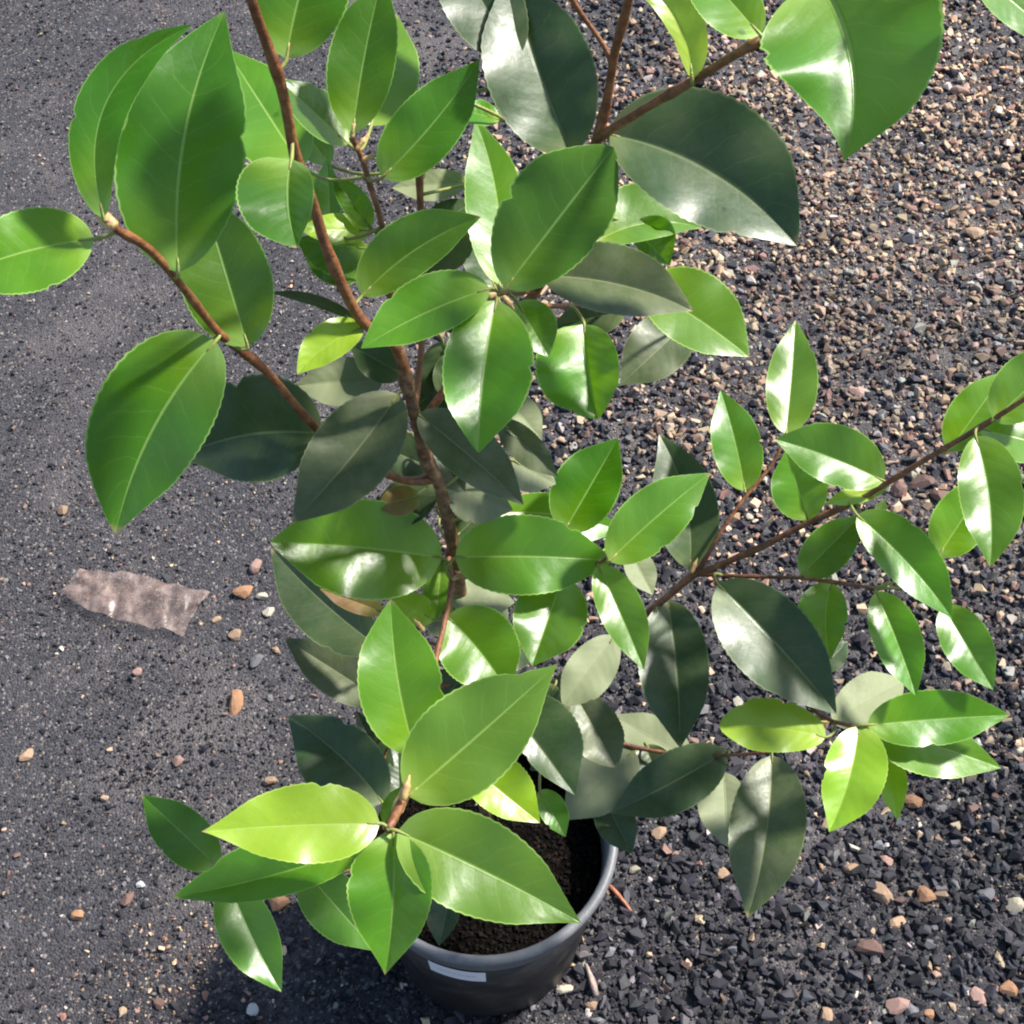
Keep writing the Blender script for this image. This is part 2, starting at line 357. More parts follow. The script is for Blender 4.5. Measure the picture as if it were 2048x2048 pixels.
PEBBLES = [  # photo x, y, long, short, angle, colour, label
 (125, 1015, 26, 20, 60, 'tan', 'small tan pebble below the tip of the large drooping left leaf'),
 (510, 1126, 38, 30, 70, 'pink', 'pale pink pebble, uppermost of the cluster left of the glossy middle leaf'),
 (485, 1177, 46, 30, 15, 'orange', 'orange pink oblong pebble in the cluster left of the dark leaves'),
 (524, 1186, 27, 22, 0, 'cream', 'round cream pebble right beside the orange pink pebble'),
 (536, 1220, 27, 23, 40, 'cream', 'angular cream pebble touching the dark leaf edge, below the round cream one'),
 (470, 1264, 36, 25, 45, 'tan', 'tan brown angular pebble between the scrap of film and the dark leaves'),
 (514, 1318, 40, 28, 60, 'grey', 'dull grey pebble next to the edge of the dark old leaf'),
 (472, 1404, 68, 32, 78, 'orange', 'oblong golden orange pebble standing lengthwise on the grey grit'),
 (50, 1503, 36, 26, 65, 'tan', 'tan oval pebble near the left edge of the picture'),
 (357, 1522, 24, 22, 20, 'pink', 'small pink pebble above the lower left leaf'),
 (540, 1562, 30, 26, 10, 'tan', 'tan pebble peeking out above the lime leaf'),
 (560, 1806, 50, 40, -30, 'orange', 'large orange brown pebble between the lowest left leaves'),
 (153, 1826, 30, 28, 0, 'orange', 'small reddish tan pebble in the dark grit at lower left'),
 (253, 1797, 34, 24, 50, 'brown', 'dull brown oval pebble just left of the long shaded leaf tip'),
 (505, 2018, 36, 24, 80, 'white', 'white pebble under the lowest leaf tip near the bottom edge'),
 (280, 1766, 20, 17, 0, 'white', 'tiny white pebble left of the long shaded leaf tip'),
 (1830, 1597, 42, 36, -40, 'orange', 'orange tan pebble right of the small lime leaf tip'),
 (1706, 1732, 34, 32, 20, 'tan', 'tan pebble below the pointed lime leaf'),
 (1768, 1786, 62, 36, -55, 'tan', 'long tan brown pebble lying diagonally below the lime leaf'),
 (1797, 1840, 44, 34, 30, 'tan', 'tan pebble against the lower end of the long diagonal pebble'),
 (1855, 1785, 44, 38, -50, 'orange', 'bright orange tan pebble right of the long diagonal pebble'),
 (1743, 1893, 62, 44, -8, 'brown', 'largest dull pinkish brown pebble on the dark grit at lower right'),
 (1796, 2010, 50, 38, 10, 'pink', 'reddish pink pebble at the bottom edge, right half'),
 (1962, 1988, 50, 34, -45, 'pink', 'pinkish tan pebble in the lower right corner, left of the orange one'),
 (2025, 1973, 44, 38, 0, 'orange', 'orange tan pebble at the right edge of the lower right corner'),
 (1653, 2030, 46, 30, 60, 'tan', 'tan oblong pebble on the bottom edge left of the reddish pink one'),
 (1978, 1783, 38, 30, 30, 'grey', 'grey pebble right of the bright orange tan pebble'),
 (2036, 1806, 44, 34, 0, 'cream', 'cream pebble on the right edge below the shrub'),
 (1130, 1976, 40, 27, 10, 'cream', 'cream oval pebble just right of the pot foot'),
 (1183, 2008, 28, 25, 0, 'tan', 'tan pebble beside the pale splinter near the pot'),
 (1270, 1738, 26, 20, 20, 'cream', 'small cream pebble right of the pot rim'),
 (1318, 1668, 34, 28, 30, 'tan', 'tan pebble under the dark leaves right of the pot'),
 (1447, 1746, 38, 28, -50, 'tan', 'tan pebble half hidden by the hanging grey leaf'),
 (1849, 962, 60, 42, 10, 'brown', 'red brown stone under the right branch, middle of three'),
 (1799, 974, 42, 40, 40, 'brown', 'red brown stone under the right branch, leftmost of three'),
 (1884, 990, 44, 38, 0, 'brown', 'red brown stone under the right branch, lowest of three'),
 (1715, 781, 38, 28, -60, 'pink', 'pale pink wedge shaped stone right of the upright leaf tip'),
 (1920, 186, 42, 30, -10, 'pink', 'pink stone on the dark grit near the upper right corner'),
 (1951, 463, 44, 32, -15, 'tan', 'golden tan stone on the light gravel near the right edge'),
]
for i, (px, py, a, b, ang, mt, lab) in enumerate(PEBBLES):
    p = on_ground(px, py, 0.004); sc = gdepth(px, py) / FOC
    tag(stone('pebble', p.x, p.y, a * sc, b * sc, R(ang), mt, i), lab, 'pebble', 'loose pebbles on the ground')
cnt = 0
while cnt < 255:
    x = random.uniform(-0.9, 0.95); y = random.uniform(0.28, 1.95)
    if abs(x) > 0.42 + 0.3 * y or math.hypot(x - PX0, y - PY0) < 0.11: continue
    tan, dark, dust, brown = [float(q[0]) for q in fields(np.array([x]), np.array([y]))]
    if random.random() > 0.10 + 0.8 * tan + 0.55 * max(0, min(1, x / 0.4)): continue
    mt = random.choices(['tan', 'orange', 'pink', 'brown', 'cream', 'grey', 'charcoal'], [2 + 3 * tan, .6, .9, 1.4, .6 + tan, 2.0, 3.2 * (1 - tan)])[0]
    a = random.uniform(0.0085, 0.0145); stone('gravel_stone', x, y, a, a * random.uniform(0.6, 0.95), random.uniform(0, 6.28), mt, cnt, ground); cnt += 1

# ------------------------------------------------------------------ litter on the ground
def film_material():
    N = NT('crumpled_film')
    pos = N.n('ShaderNodeTexCoord').outputs['Object']
    n = N.noise(pos, 90, 4, 0.6)
    col = N.mix(N.smooth(n, 0.38, 0.65), (0.36, 0.265, 0.23), (0.20, 0.13, 0.105))
    b = N.bsdf(Base_Color=col, Roughness=0.34, Specular_IOR_Level=0.5, Normal=N.bump(n, 0.15, 0.001))
    t = N.n('ShaderNodeBsdfTransparent'); mx = N.n('ShaderNodeMixShader'); N.put(mx.inputs[0], N.smooth(N.noise(pos, 55, 3), 0.3, 0.7, 0.45, 0.78))
    N.l(b.outputs[0], mx.inputs[1]); N.l(t.outputs[0], mx.inputs[2])
    return N.done(mx.outputs[0])
c = on_ground(268, 1202); sc = gdepth(268, 1202) / FOC
NU, NV = 64, 18; vs = []; fs = []
for i in range(NU + 1):
    for j in range(NV + 1):
        a = i / NU; b = j / NV * 2 - 1
        half = 44 * (0.62 + 0.42 * min(1, a * 3.2)) + 8 * noise.noise(Vector((a * 7, b * 2, 3.3)))
        lx = (a - 0.5) * 268 + 7 * noise.noise(Vector((b * 1.6, a * 3, 8))) + 9 * b; ly = b * half
        w = Vector((lx / 46, ly / 34, 0.5))
        z = 0.004 + 0.006 * abs(noise.noise(w)) + 0.0022 * abs(noise.noise(Vector((lx / 13 + ly / 40, ly / 70, 2.2)))) + 0.003 * (1 - b * b)
        ca, sa = math.cos(R(-14)), math.sin(R(-14))
        vs.append((c.x + (lx * ca - ly * sa) * sc, c.y + (lx * sa + ly * ca) * sc * 1.15, z))
for i in range(NU):
    for j in range(NV):
        q = i * (NV + 1) + j
        fs += [(q, q + 1, q + NV + 2), (q, q + NV + 2, q + NV + 1)] if (i * 7 + j * 3) % 2 else [(q, q + 1, q + NV + 1), (q + 1, q + NV + 2, q + NV + 1)]
tag(mesh_obj('film_scrap', vs, fs, film_material()), 'crumpled translucent pinkish brown scrap of film lying on the grit', 'scrap')

def tube(pts, radii, sides=8, wob=0.0, seed=0):
    """round tube through points, Catmull-Rom smoothed, with capped ends"""
    P = [Vector(p) for p in pts]; n = len(P); out = []; rr = []
    for i in range(n - 1):
        p0, p1, p2, p3 = P[max(i - 1, 0)], P[i], P[i + 1], P[min(i + 2, n - 1)]
        m = max(3, int((p2 - p1).length / 0.008))
        for q in range(m):
            t = q / m
            out.append(0.5 * ((2 * p1) + (p2 - p0) * t + (2 * p0 - 5 * p1 + 4 * p2 - p3) * t * t + (3 * p1 - p0 - 3 * p2 + p3) * t ** 3))
            rr.append(radii[i] + (radii[i + 1] - radii[i]) * t)
    out.append(P[-1]); rr.append(radii[-1])
    vs, fs = [], []; up = Vector((0.3, 0.9, 0.2)).normalized()
    for i, p in enumerate(out):
        d = (out[min(i + 1, len(out) - 1)] - out[max(i - 1, 0)]).normalized()
        a = d.cross(up).normalized(); b = d.cross(a).normalized(); up = b.cross(d) if False else up
        for k_ in range(sides):
            th = k_ / sides * 2 * math.pi
            r = rr[i] * (1 + (0.28 if wob else 0) * math.exp(-(((i + seed * 3) % 6) - 1.0) ** 2 * 1.6)) * (1 + wob * noise.noise(Vector((math.cos(th) * 1.5, math.sin(th) * 1.5, i * 0.45 + seed * 7))))
            vs.append(p + (a * math.cos(th) + b * math.sin(th)) * r)
    for i in range(len(out) - 1):
        for k_ in range(sides):
            k2 = (k_ + 1) % sides
            fs.append((i * sides + k_, i * sides + k2, (i + 1) * sides + k2, (i + 1) * sides + k_))
    fs.append(tuple(range(sides - 1, -1, -1))); fs.append(tuple((len(out) - 1) * sides + q for q in range(sides)))
    return vs, fs, out
def ground_stick(pix, r, mat, label, lift=0.006):
    pts = [on_ground(a, b, lift) for a, b in pix]
    v, f, _ = tube(pts, r, 7, 0.3, len(label))
    tag(mesh_obj('stick', v, f, mat), label, 'stick')
ground_stick([(1217, 1770), (1238, 1792), (1262, 1822)], [0.0016, 0.0020, 0.0011], bark_material('red_stick', (0.26, 0.08, 0.04), (0.36, 0.15, 0.08)), 'short red brown stick on the gravel right of the pot rim')
ground_stick([(1172, 1928), (1183, 1960), (1193, 1992)], [0.0012, 0.0030, 0.0024], bark_material('pale_stick', (0.22, 0.16, 0.14), (0.34, 0.26, 0.22)), 'dull brown splinter on the gravel right of the pot foot')

# ------------------------------------------------------------------ pot
POT_R, POT_H = 0.100, 0.19
def lathe(prof, n=72):
    vs, fs = [], []
    for r, z in prof:
        for i in range(n):
            t = i / n * 2 * math.pi; vs.append((r * math.cos(t), r * math.sin(t), z))
    for a in range(len(prof) - 1):
        for i in range(n):
            j = (i + 1) % n; fs.append((a * n + i, a * n + j, (a + 1) * n + j, (a + 1) * n + i))
    return vs, fs
def plastic(name, c1, c2, rg):
    N = NT(name)
    pos = N.n('ShaderNodeTexCoord').outputs['Object']
    n = N.noise(pos, 45, 5, 0.7); n2 = N.noise(pos, 500, 3)
    col = N.mix(N.smooth(n, 0.48, 0.72, 0, 0.6), c1, c2)
    b = N.bsdf(Base_Color=col, Roughness=N.math('MULTIPLY_ADD', n, 0.3, rg), Specular_IOR_Level=0.5, Normal=N.bump(n2, 0.25, 0.0006))
    return N.done(b.outputs[0])
PLASTIC = plastic('black_plastic', (0.009, 0.009, 0.010), (0.042, 0.038, 0.033), 0.34)
RIM = plastic('worn_skylit_rim', (0.11, 0.113, 0.12), (0.19, 0.19, 0.19), 0.36)  # same black plastic, slightly worn; its sky reflection is painted in as grey
pot = bpy.data.objects.new('plant_pot', None); link(pot); pot.location = (PX0, PY0, float(hgt(PX0, PY0)))
pot.empty_display_size = 0.05
tag(pot, 'round black plastic nursery pot with a white sticker below its rim', 'pot')
v, f = lathe([(0.0001, 0.006), (0.073, 0.004), (0.077, 0.0), (0.080, 0.004), (0.0945, POT_H - 0.028), (0.0925, POT_H - 0.028), (0.078, 0.008), (0.0001, 0.009)])
mesh_obj('pot_wall', v, f, PLASTIC, pot)
v, f = lathe([(0.0925, POT_H - 0.0285), (0.0962, POT_H - 0.029), (0.0972, POT_H - 0.026), (0.0985, POT_H - 0.008), (0.1010, POT_H - 0.006), (0.1022, POT_H - 0.002), (0.1010, POT_H + 0.0015),
              (0.0975, POT_H + 0.0025), (0.0945, POT_H), (0.0925, POT_H - 0.0285)])
mesh_obj('rim', v, f, RIM, pot)
def sticker_material():
    N = NT('white_sticker')
    uv = N.n('ShaderNodeUVMap', uv_map='label').outputs[0]
    sp = N.n('ShaderNodeSeparateXYZ'); N.l(uv, sp.inputs[0])
    band = N.math('MULTIPLY', N.smooth(N.math('ABSOLUTE', N.math('SUBTRACT', sp.outputs[1], 0.5)), 0.09, 0.04), N.smooth(N.math('ABSOLUTE', N.math('SUBTRACT', sp.outputs[0], 0.5)), 0.36, 0.34))
    dots = N.smooth(N.noise(uv, 26, 1), 0.42, 0.55)
    col = N.mix(N.math('MULTIPLY', N.math('MULTIPLY', band, dots), 0.6), (0.74, 0.74, 0.78), (0.18, 0.18, 0.2))
    return N.done(N.bsdf(Base_Color=col, Roughness=0.4).outputs[0])
vs, fs, uvs = [], [], []
for i in range(13):
    for j in range(2):
        t = R(-116 + 27 * i / 12); z = 0.126 + 0.027 * j; r = 0.0802 + (z - 0.004) * (0.0945 - 0.080) / (POT_H - 0.032) + 0.0008
        vs.append((r * math.cos(t), r * math.sin(t), z)); uvs.append((i / 12, j))
for i in range(12): fs.append((i * 2, i * 2 + 2, i * 2 + 3, i * 2 + 1))
st = mesh_obj('sticker', vs, fs, sticker_material(), pot)
ul = st.data.uv_layers.new(name='label')
for lp in st.data.loops: ul.data[lp.index].uv = uvs[lp.vertex_index]
# potting mix, a little below the rim
def soil_material():
    N = NT('potting_mix'); pos = N.n('ShaderNodeTexCoord').outputs['Object']
    n = N.noise(pos, 240, 5, 0.7); col = N.mix(N.smooth(n, 0.4, 0.7), (0.002, 0.0017, 0.0014), (0.006, 0.0045, 0.0035))
    return N.done(N.bsdf(Base_Color=col, Roughness=0.95, Specular_IOR_Level=0.04, Normal=N.bump(n, 1.0, 0.004)).outputs[0])
prof = [(0.0895 * i / 16 + 0.0001, 0.150 + 0.006 * (1 - (i / 16) ** 2)) for i in range(17)]
v, f = lathe(prof[::-1], 48)
v = [(a, b, cz + 0.002 * noise.noise(Vector((a * 90, b * 90, 1)))) for a, b, cz in v]
soil = mesh_obj('soil', v, f, soil_material(), pot)
n = 3200; rr = 0.088 * np.sqrt(rng.random(n)); th = rng.uniform(0, 6.283, n)
x, y = rr * np.cos(th), rr * np.sin(th); sz = rng.uniform(0.0015, 0.006, n)
cl = np.array([(0.005, 0.004, 0.003), (0.012, 0.008, 0.006), (0.05, 0.03, 0.018), (0.32, 0.30, 0.27)])[rng.choice(4, n, p=[.70, .285, .012, .003])]
CHIP = STONE.copy(); CHIP.name = 'bark_chip'
for nd in CHIP.node_tree.nodes:
    if nd.type == 'BSDF_PRINCIPLED': nd.inputs['Specular IOR Level'].default_value = 0.06; nd.inputs['Roughness'].default_value = 0.95
g = scatter('bark_chips', np.stack([x, y, 0.150 + 0.006 * (1 - (rr / .0895) ** 2) + sz * .15], -1), sz, cl, [(OCT_V, OCT_F)], 0.4, soil, CHIP); g['kind'] = 'stuff'

# ------------------------------------------------------------------ the shrub: stems
shrub = bpy.data.objects.new('camellia_shrub', None); link(shrub); shrub.empty_display_size = 0.1
shrub.location = (PX0, PY0, 0.155)
tag(shrub, 'young broadleaf shrub with glossy toothed green leaves growing in the black pot', 'shrub')
OFF = Vector(shrub.location)
BR = []
def branch(name, pts, mat=BARK, wob=0.12, sides=9):
    """pts: photograph pixel, depth in metres, radius in mm"""
    P = [at(a, b, d) - OFF for a, b, d, r in pts]
    v, f, line = tube(P, [r * 0.001 for *_, r in pts], sides, wob, len(BR))
    o = mesh_obj(name, v, f, mat, shrub); BR.append((o, [p.copy() for p in line])); return o
branch('trunk', [(972, 1660, 1.185, 4.29), (968, 1580, 1.115, 4.00), (962, 1480, 1.045, 3.85), (940, 1306, 0.935, 3.70), (903, 1075, 0.822, 3.48), (882, 981, 0.785, 3.33), (854, 919, 0.765, 3.11), (832, 842, 0.735, 2.96), (813, 764, 0.712, 2.81), (797, 692, 0.692, 2.44)], BARK_OLD, 0.35, 12)
branch('stem', [(813, 764, .712, 2.6), (790, 690, .690, 2.6), (720, 637, .675, 2.5), (655, 500, .645, 2.35), (624, 400, .625, 2.3), (590, 310, .60, 2.25), (562, 171, .57, 2.1), (503, 0, .535, 2.0), (468, -130, .51, 1.7)])
branch('branch', [(868, 955, .778, 2.6), (820, 962, .770, 2.3), (765, 944, .755, 2.1), (690, 900, .738, 2.0), (624, 848, .72, 2.0), (530, 740, .68, 1.9), (440, 668, .648, 1.8), (370, 580, .615, 1.7), (300, 500, .59, 1.7), (235, 460, .572, 1.6), (212, 440, .566, 1.5)])
branch('stem', [(800, 700, .695, 2.0), (785, 600, .688, 1.7), (765, 455, .680, 1.5), (742, 375, .672, 1.3), (724, 318, .664, 1.3), (704, 276, .655, 1.2)])
branch('stem', [(826, 820, .728, 1.8), (842, 711, .735, 1.7), (845, 540, .73, 1.6), (840, 390, .715, 1.6), (838, 310, .705, 1.5), (850, 240, .695, 1.2), (905, 190, .685, 1.0)])
branch('stem', [(838, 850, .738, 2.4), (930, 730, .728, 2.3), (1020, 640, .716, 2.2), (1075, 578, .70, 2.2), (1150, 420, .678, 2.2), (1192, 285, .655, 2.4), (1214, 202, .640, 2.0), (1229, 109, .620, 1.9), (1254, 16, .60, 1.8), (1272, -70, .58, 1.6)])
branch('branch', [(1196, 278, .654, 2.0), (1228, 255, .645, 2.0), (1319, 199, .622, 1.9), (1384, 163, .605, 1.9), (1500, 92, .572, 1.8), (1541, 76, .572, 1.8), (1659, 19, .555, 1.7), (1800, -80, .53, 1.5)])
branch('twig', [(1210, 215, .643, 1.2), (1222, 130, .63, 1.1), (1200, 80, .625, 1.1), (1150, 10, .615, 1.2), (1120, -60, .60, 1.0)])
branch('twig', [(1072, 582, .70, 1.2), (1040, 584, .685, 1.3), (990, 588, .655, 1.3)])
branch('twig', [(1050, 612, .708, 1.3), (1180, 612, .745, 1.1), (1290, 610, .79, 1.0), (1390, 634, .838, .9)])
branch('twig', [(897, 1100, .832, 1.8), (897, 1124, .828, 1.7), (903, 1161, .815, 1.5), (894, 1224, .795, 1.4), (866, 1340, .765, 1.4), (835, 1480, .72, 1.5), (822, 1560, .70, 1.7), (776, 1660, .668, 1.9)])
branch('twig', [(900, 1145, .822, 1.3), (955, 1150, .83, 1.3), (1080, 1150, .835, 1.2), (1190, 1130, .815, 1.1), (1225, 1105, .80, .9)])
branch('branch', [(960, 1470, 1.04, 3.0), (1060, 1400, 1.0, 2.6), (1160, 1330, .965, 2.4), (1310, 1214, .925, 2.2), (1378, 1156, .91, 2.2), (1409, 1143, .905, 2.0), (1526, 1092, .89, 1.9), (1622, 1043, .875, 1.8), (1712, 1003, .86, 1.7), (1774, 966, .85, 1.6), (1883, 900, .83, 1.6), (1960, 855, .815, 1.5), (2090, 772, .79, 1.3)])
branch('twig', [(1395, 1148, .906, 1.3), (1479, 1152, .895, 1.1), (1597, 1156, .885, 1.1), (1672, 1165, .875, 1.1), (1749, 1176, .868, 1.0)])
branch('twig', [(1392, 1150, .907, 1.4), (1443, 1062, .905, 1.3), (1495, 988, .905, 1.2), (1544, 929, .905, 1.1), (1572, 872, .905, .9)])
branch('twig', [(1420, 1140, .903, 1.4), (1470, 1220, .915, 1.3), (1560, 1340, .905, 1.3), (1640, 1430, .88, 1.3), (1712, 1453, .862, 1.2)])
branch('twig', [(948, 1380, .98, 2.0), (1080, 1400, .965, 1.6), (1220, 1480, .975, 1.4), (1380, 1510, .97, 1.2), (1540, 1505, .94, 1.0)])
branch('twig', [(945, 1360, .968, 2.0), (850, 1390, .95, 1.5), (775, 1500, .945, 1.3), (750, 1600, .93, 1.2)])
branch('twig', [(964, 1520, 1.07, 1.8), (860, 1640, .99, 1.5), (700, 1740, .94, 1.3), (560, 1755, .925, 1.2), (452, 1745, .915, 1.0)])
branch('twig', [(940, 1310, .937, 1.5), (830, 1280, .92, 1.2), (745, 1300, .905, 1.0)])

def bud(px, py, d, dx, dy, L, r, dd=0.0):
    a = at(px, py, d); b = at(px + dx, py + dy, d + dd); ax_ = (b - a).normalized()
    pts = [a + ax_ * L * t for t in (0, .25, .5, .75, 1)]
    v, f, _ = tube([p - OFF for p in pts], [r * .5, r, r * .95, r * .55, r * .12], 8, 0.15, px)
    mesh_obj('bud', v, f, BUD, shrub)
bud(822, 1562, .698, -40, 85, 0.026, 0.0030, -0.012)
bud(806, 1600, .68, 10, -38, 0.012, 0.0020)
bud(232, 455, .568, -28, -22, 0.010, 0.0028)
bud(704, 276, .652, 6, -40, 0.010, 0.0014); bud(712, 300, .655, 22, -30, 0.009, 0.0013); bud(724, 320, .66, 26, -10, 0.008, 0.0012)
bud(993, 588, .652, -24, 4, 0.009, 0.0018); bud(1006, 592, .652, 18, 22, 0.008, 0.0016)
bud(905, 1160, .812, 22, -14, 0.010, 0.0013); bud(848, 1262, .80, -18, -22, 0.009, 0.0014)
bud(1382, 1146, .903, 8, -18, 0.010, 0.0016)

# ------------------------------------------------------------------ the shrub: leaves
PROF_N, PROF_S = 40, 4
def prof(t, a, b):
    pk = a / (a + b); m = (pk ** a) * ((1 - pk) ** b)
    w = (t ** a) * ((1 - t) ** b) / m
    if t > 0.70: w *= 1 - 0.42 * ((t - 0.70) / 0.30) ** 1.3
    return w
LSTAT = []
def leaf(x0, y0, x1, y1, wl, wr, d, cls='B', bend=0, gx=None, gy=None, f=0.30, c=None, gl=None, flip=False, a=0.60, b=0.80, rip=0.09, petiole=True):
    """stalk end and tip in photograph pixels, half widths either side, depth d of the stalk end,
    gx gy the tilt of the blade, f how sharply it folds along the midrib, c how much the tip droops"""
    i_ = len(LSTAT); r = random.Random(i_ * 13 + 5)
    f *= 1.55
    dx, dy = x1 - x0, y1 - y0; L = math.hypot(dx, dy); nx, ny = -dy / L, dx / L
    nu = (nx, -ny)
    if gl:
        xm, ym = (x0 + x1) / 2 + (nx * wr * .4 if gl == 'R' else -nx * wl * .4), (y0 + y1) / 2 + (ny * wr * .4 if gl == 'R' else -ny * wl * .4)
        V = Vector((-(xm - 1024) / FOC, -(1024 - ym) / FOC, 1)).normalized(); H = (V + S_CAM).normalized()
        G = (H.x / H.z, H.y / H.z); sg = 1 if gl == 'R' else (-1 if gl == 'L' else 0)
        g = (G[0] + sg * f * nu[0], G[1] + sg * f * nu[1])
        cc = 0.05 if c is None else c
    else:
        g = (r.uniform(-.15, .25) if gx is None else gx, r.uniform(.10, .45) if gy is None else gy)
        cc = r.uniform(0.03, 0.12) if c is None else c
    bx, by = (x0 - 1024) / FOC, (1024 - y0) / FOC
    K = d - g[0] * bx * d - g[1] * by * d
    Lm = L / FOC * d; ph = r.uniform(0, 6)
    verts, uvs, faces = [], [], []
    nick = [(r.uniform(.25, .85), r.choice((-1, 1)), r.uniform(.06, .16), r.uniform(.018, .035)) for _ in range(r.choice((0, 0, 0, 1, 1, 2)))]
    for i in range(PROF_N + 1):
        t = i / PROF_N
        # quadratic midrib
        mx = x0 + dx * t + nx * bend * 4 * t * (1 - t); my = y0 + dy * t + ny * bend * 4 * t * (1 - t)
        tx = dx + nx * bend * 4 * (1 - 2 * t); ty = dy + ny * bend * 4 * (1 - 2 * t); tl = math.hypot(tx, ty)
        qx, qy = -ty / tl, tx / tl
        w = prof(min(max(t, 0.0), 1.0), a, b) if 0 < t < 1 else 0.0
        tooth = 1 + (0.013 if i % 2 else -0.009) * (1 if 0.12 < t < 0.97 else 0)
        for j in range(-PROF_S, PROF_S + 1):
            s_ = math.copysign((0, .06, .36, .70, 1.0)[abs(j)], j); side = wr if s_ > 0 else wl
            off = s_ * side * w * (tooth if abs(j) == PROF_S else 1)
            if abs(j) == PROF_S:
                for t0, sd, dp, wd in nick:
                    if sd * s_ > 0: off *= 1 - dp * math.exp(-((t - t0) / wd) ** 2)
            px, py = mx + qx * off, my + qy * off
            pnx, pny = (px - 1024) / FOC, (1024 - py) / FOC
            den = max(0.35, 1 - g[0] * pnx - g[1] * pny)
            D = K / den
            wm = abs(off) / FOC * d
            D -= f * wm - 0.22 * f * wm * abs(s_)
            D += cc * Lm * t * t
            D += rip * wm * math.sin(t * 15 + ph + (1.3 if s_ > 0 else 0)) * abs(s_)
            D += 0.012 * Lm * math.sin(t * 6 + ph)
            verts.append(at(px, py, D) - OFF); uvs.append((s_, t))
    W = 2 * PROF_S + 1
    for i in range(PROF_N):
        for j in range(W - 1):
            q = i * W + j; fc = (q, q + 1, q + W + 1, q + W)
            faces.append(fc[::-1] if flip else fc)
    # the side towards the viewer is the upper side unless flipped: n x travel points at the camera
    nb = len(verts); base = verts[PROF_S].copy()
    best = min(((p - base).length, o_i, p_i) for o_i, (o, ln) in enumerate(BR) for p_i, p in enumerate(ln))
    dist, oi, pi = best; par, ln = BR[oi]
    pf0 = len(faces)
    if petiole:
        root = ln[pi]; fwd = (verts[W * 4 + PROF_S] - base).normalized()
        mid = base - fwd * min(0.010, dist * 0.5)
        v, fcs, _ = tube([root, mid * 0.65 + root * 0.35 if dist > 0.02 else (mid + root) * .5, base - fwd * 0.0005, base + fwd * 0.006], [0.0010, 0.0008, 0.0009, 0.0004], 6)
        verts += v; faces += [tuple(q + nb for q in ff) for ff in fcs]
    o = mesh_obj('leaf', verts, faces, [LEAF[cls], STALK], par)
    ul = o.data.uv_layers.new(name='blade')
    uva = np.zeros((len(o.data.loops), 2), np.float32); vi = np.zeros(len(o.data.loops), np.int32); o.data.loops.foreach_get('vertex_index', vi)
    uvn = np.array(uvs + [(0, 0)] * (len(verts) - nb), np.float32); ul.data.foreach_set('uv', uvn[vi].reshape(-1))
    mi = np.zeros(len(faces), np.int32); mi[pf0:] = 1; o.data.polygons.foreach_set('material_index', mi)
    ln_r = sum((verts[(i + 1) * W + PROF_S] - verts[i * W + PROF_S]).length for i in range(PROF_N))
    mw = (verts[16 * W] - verts[16 * W + PROF_S]).length + (verts[16 * W + W - 1] - verts[16 * W + PROF_S]).length
    LSTAT.append((ln_r, mw, dist, (x0, y0, x1, y1)))
    return o

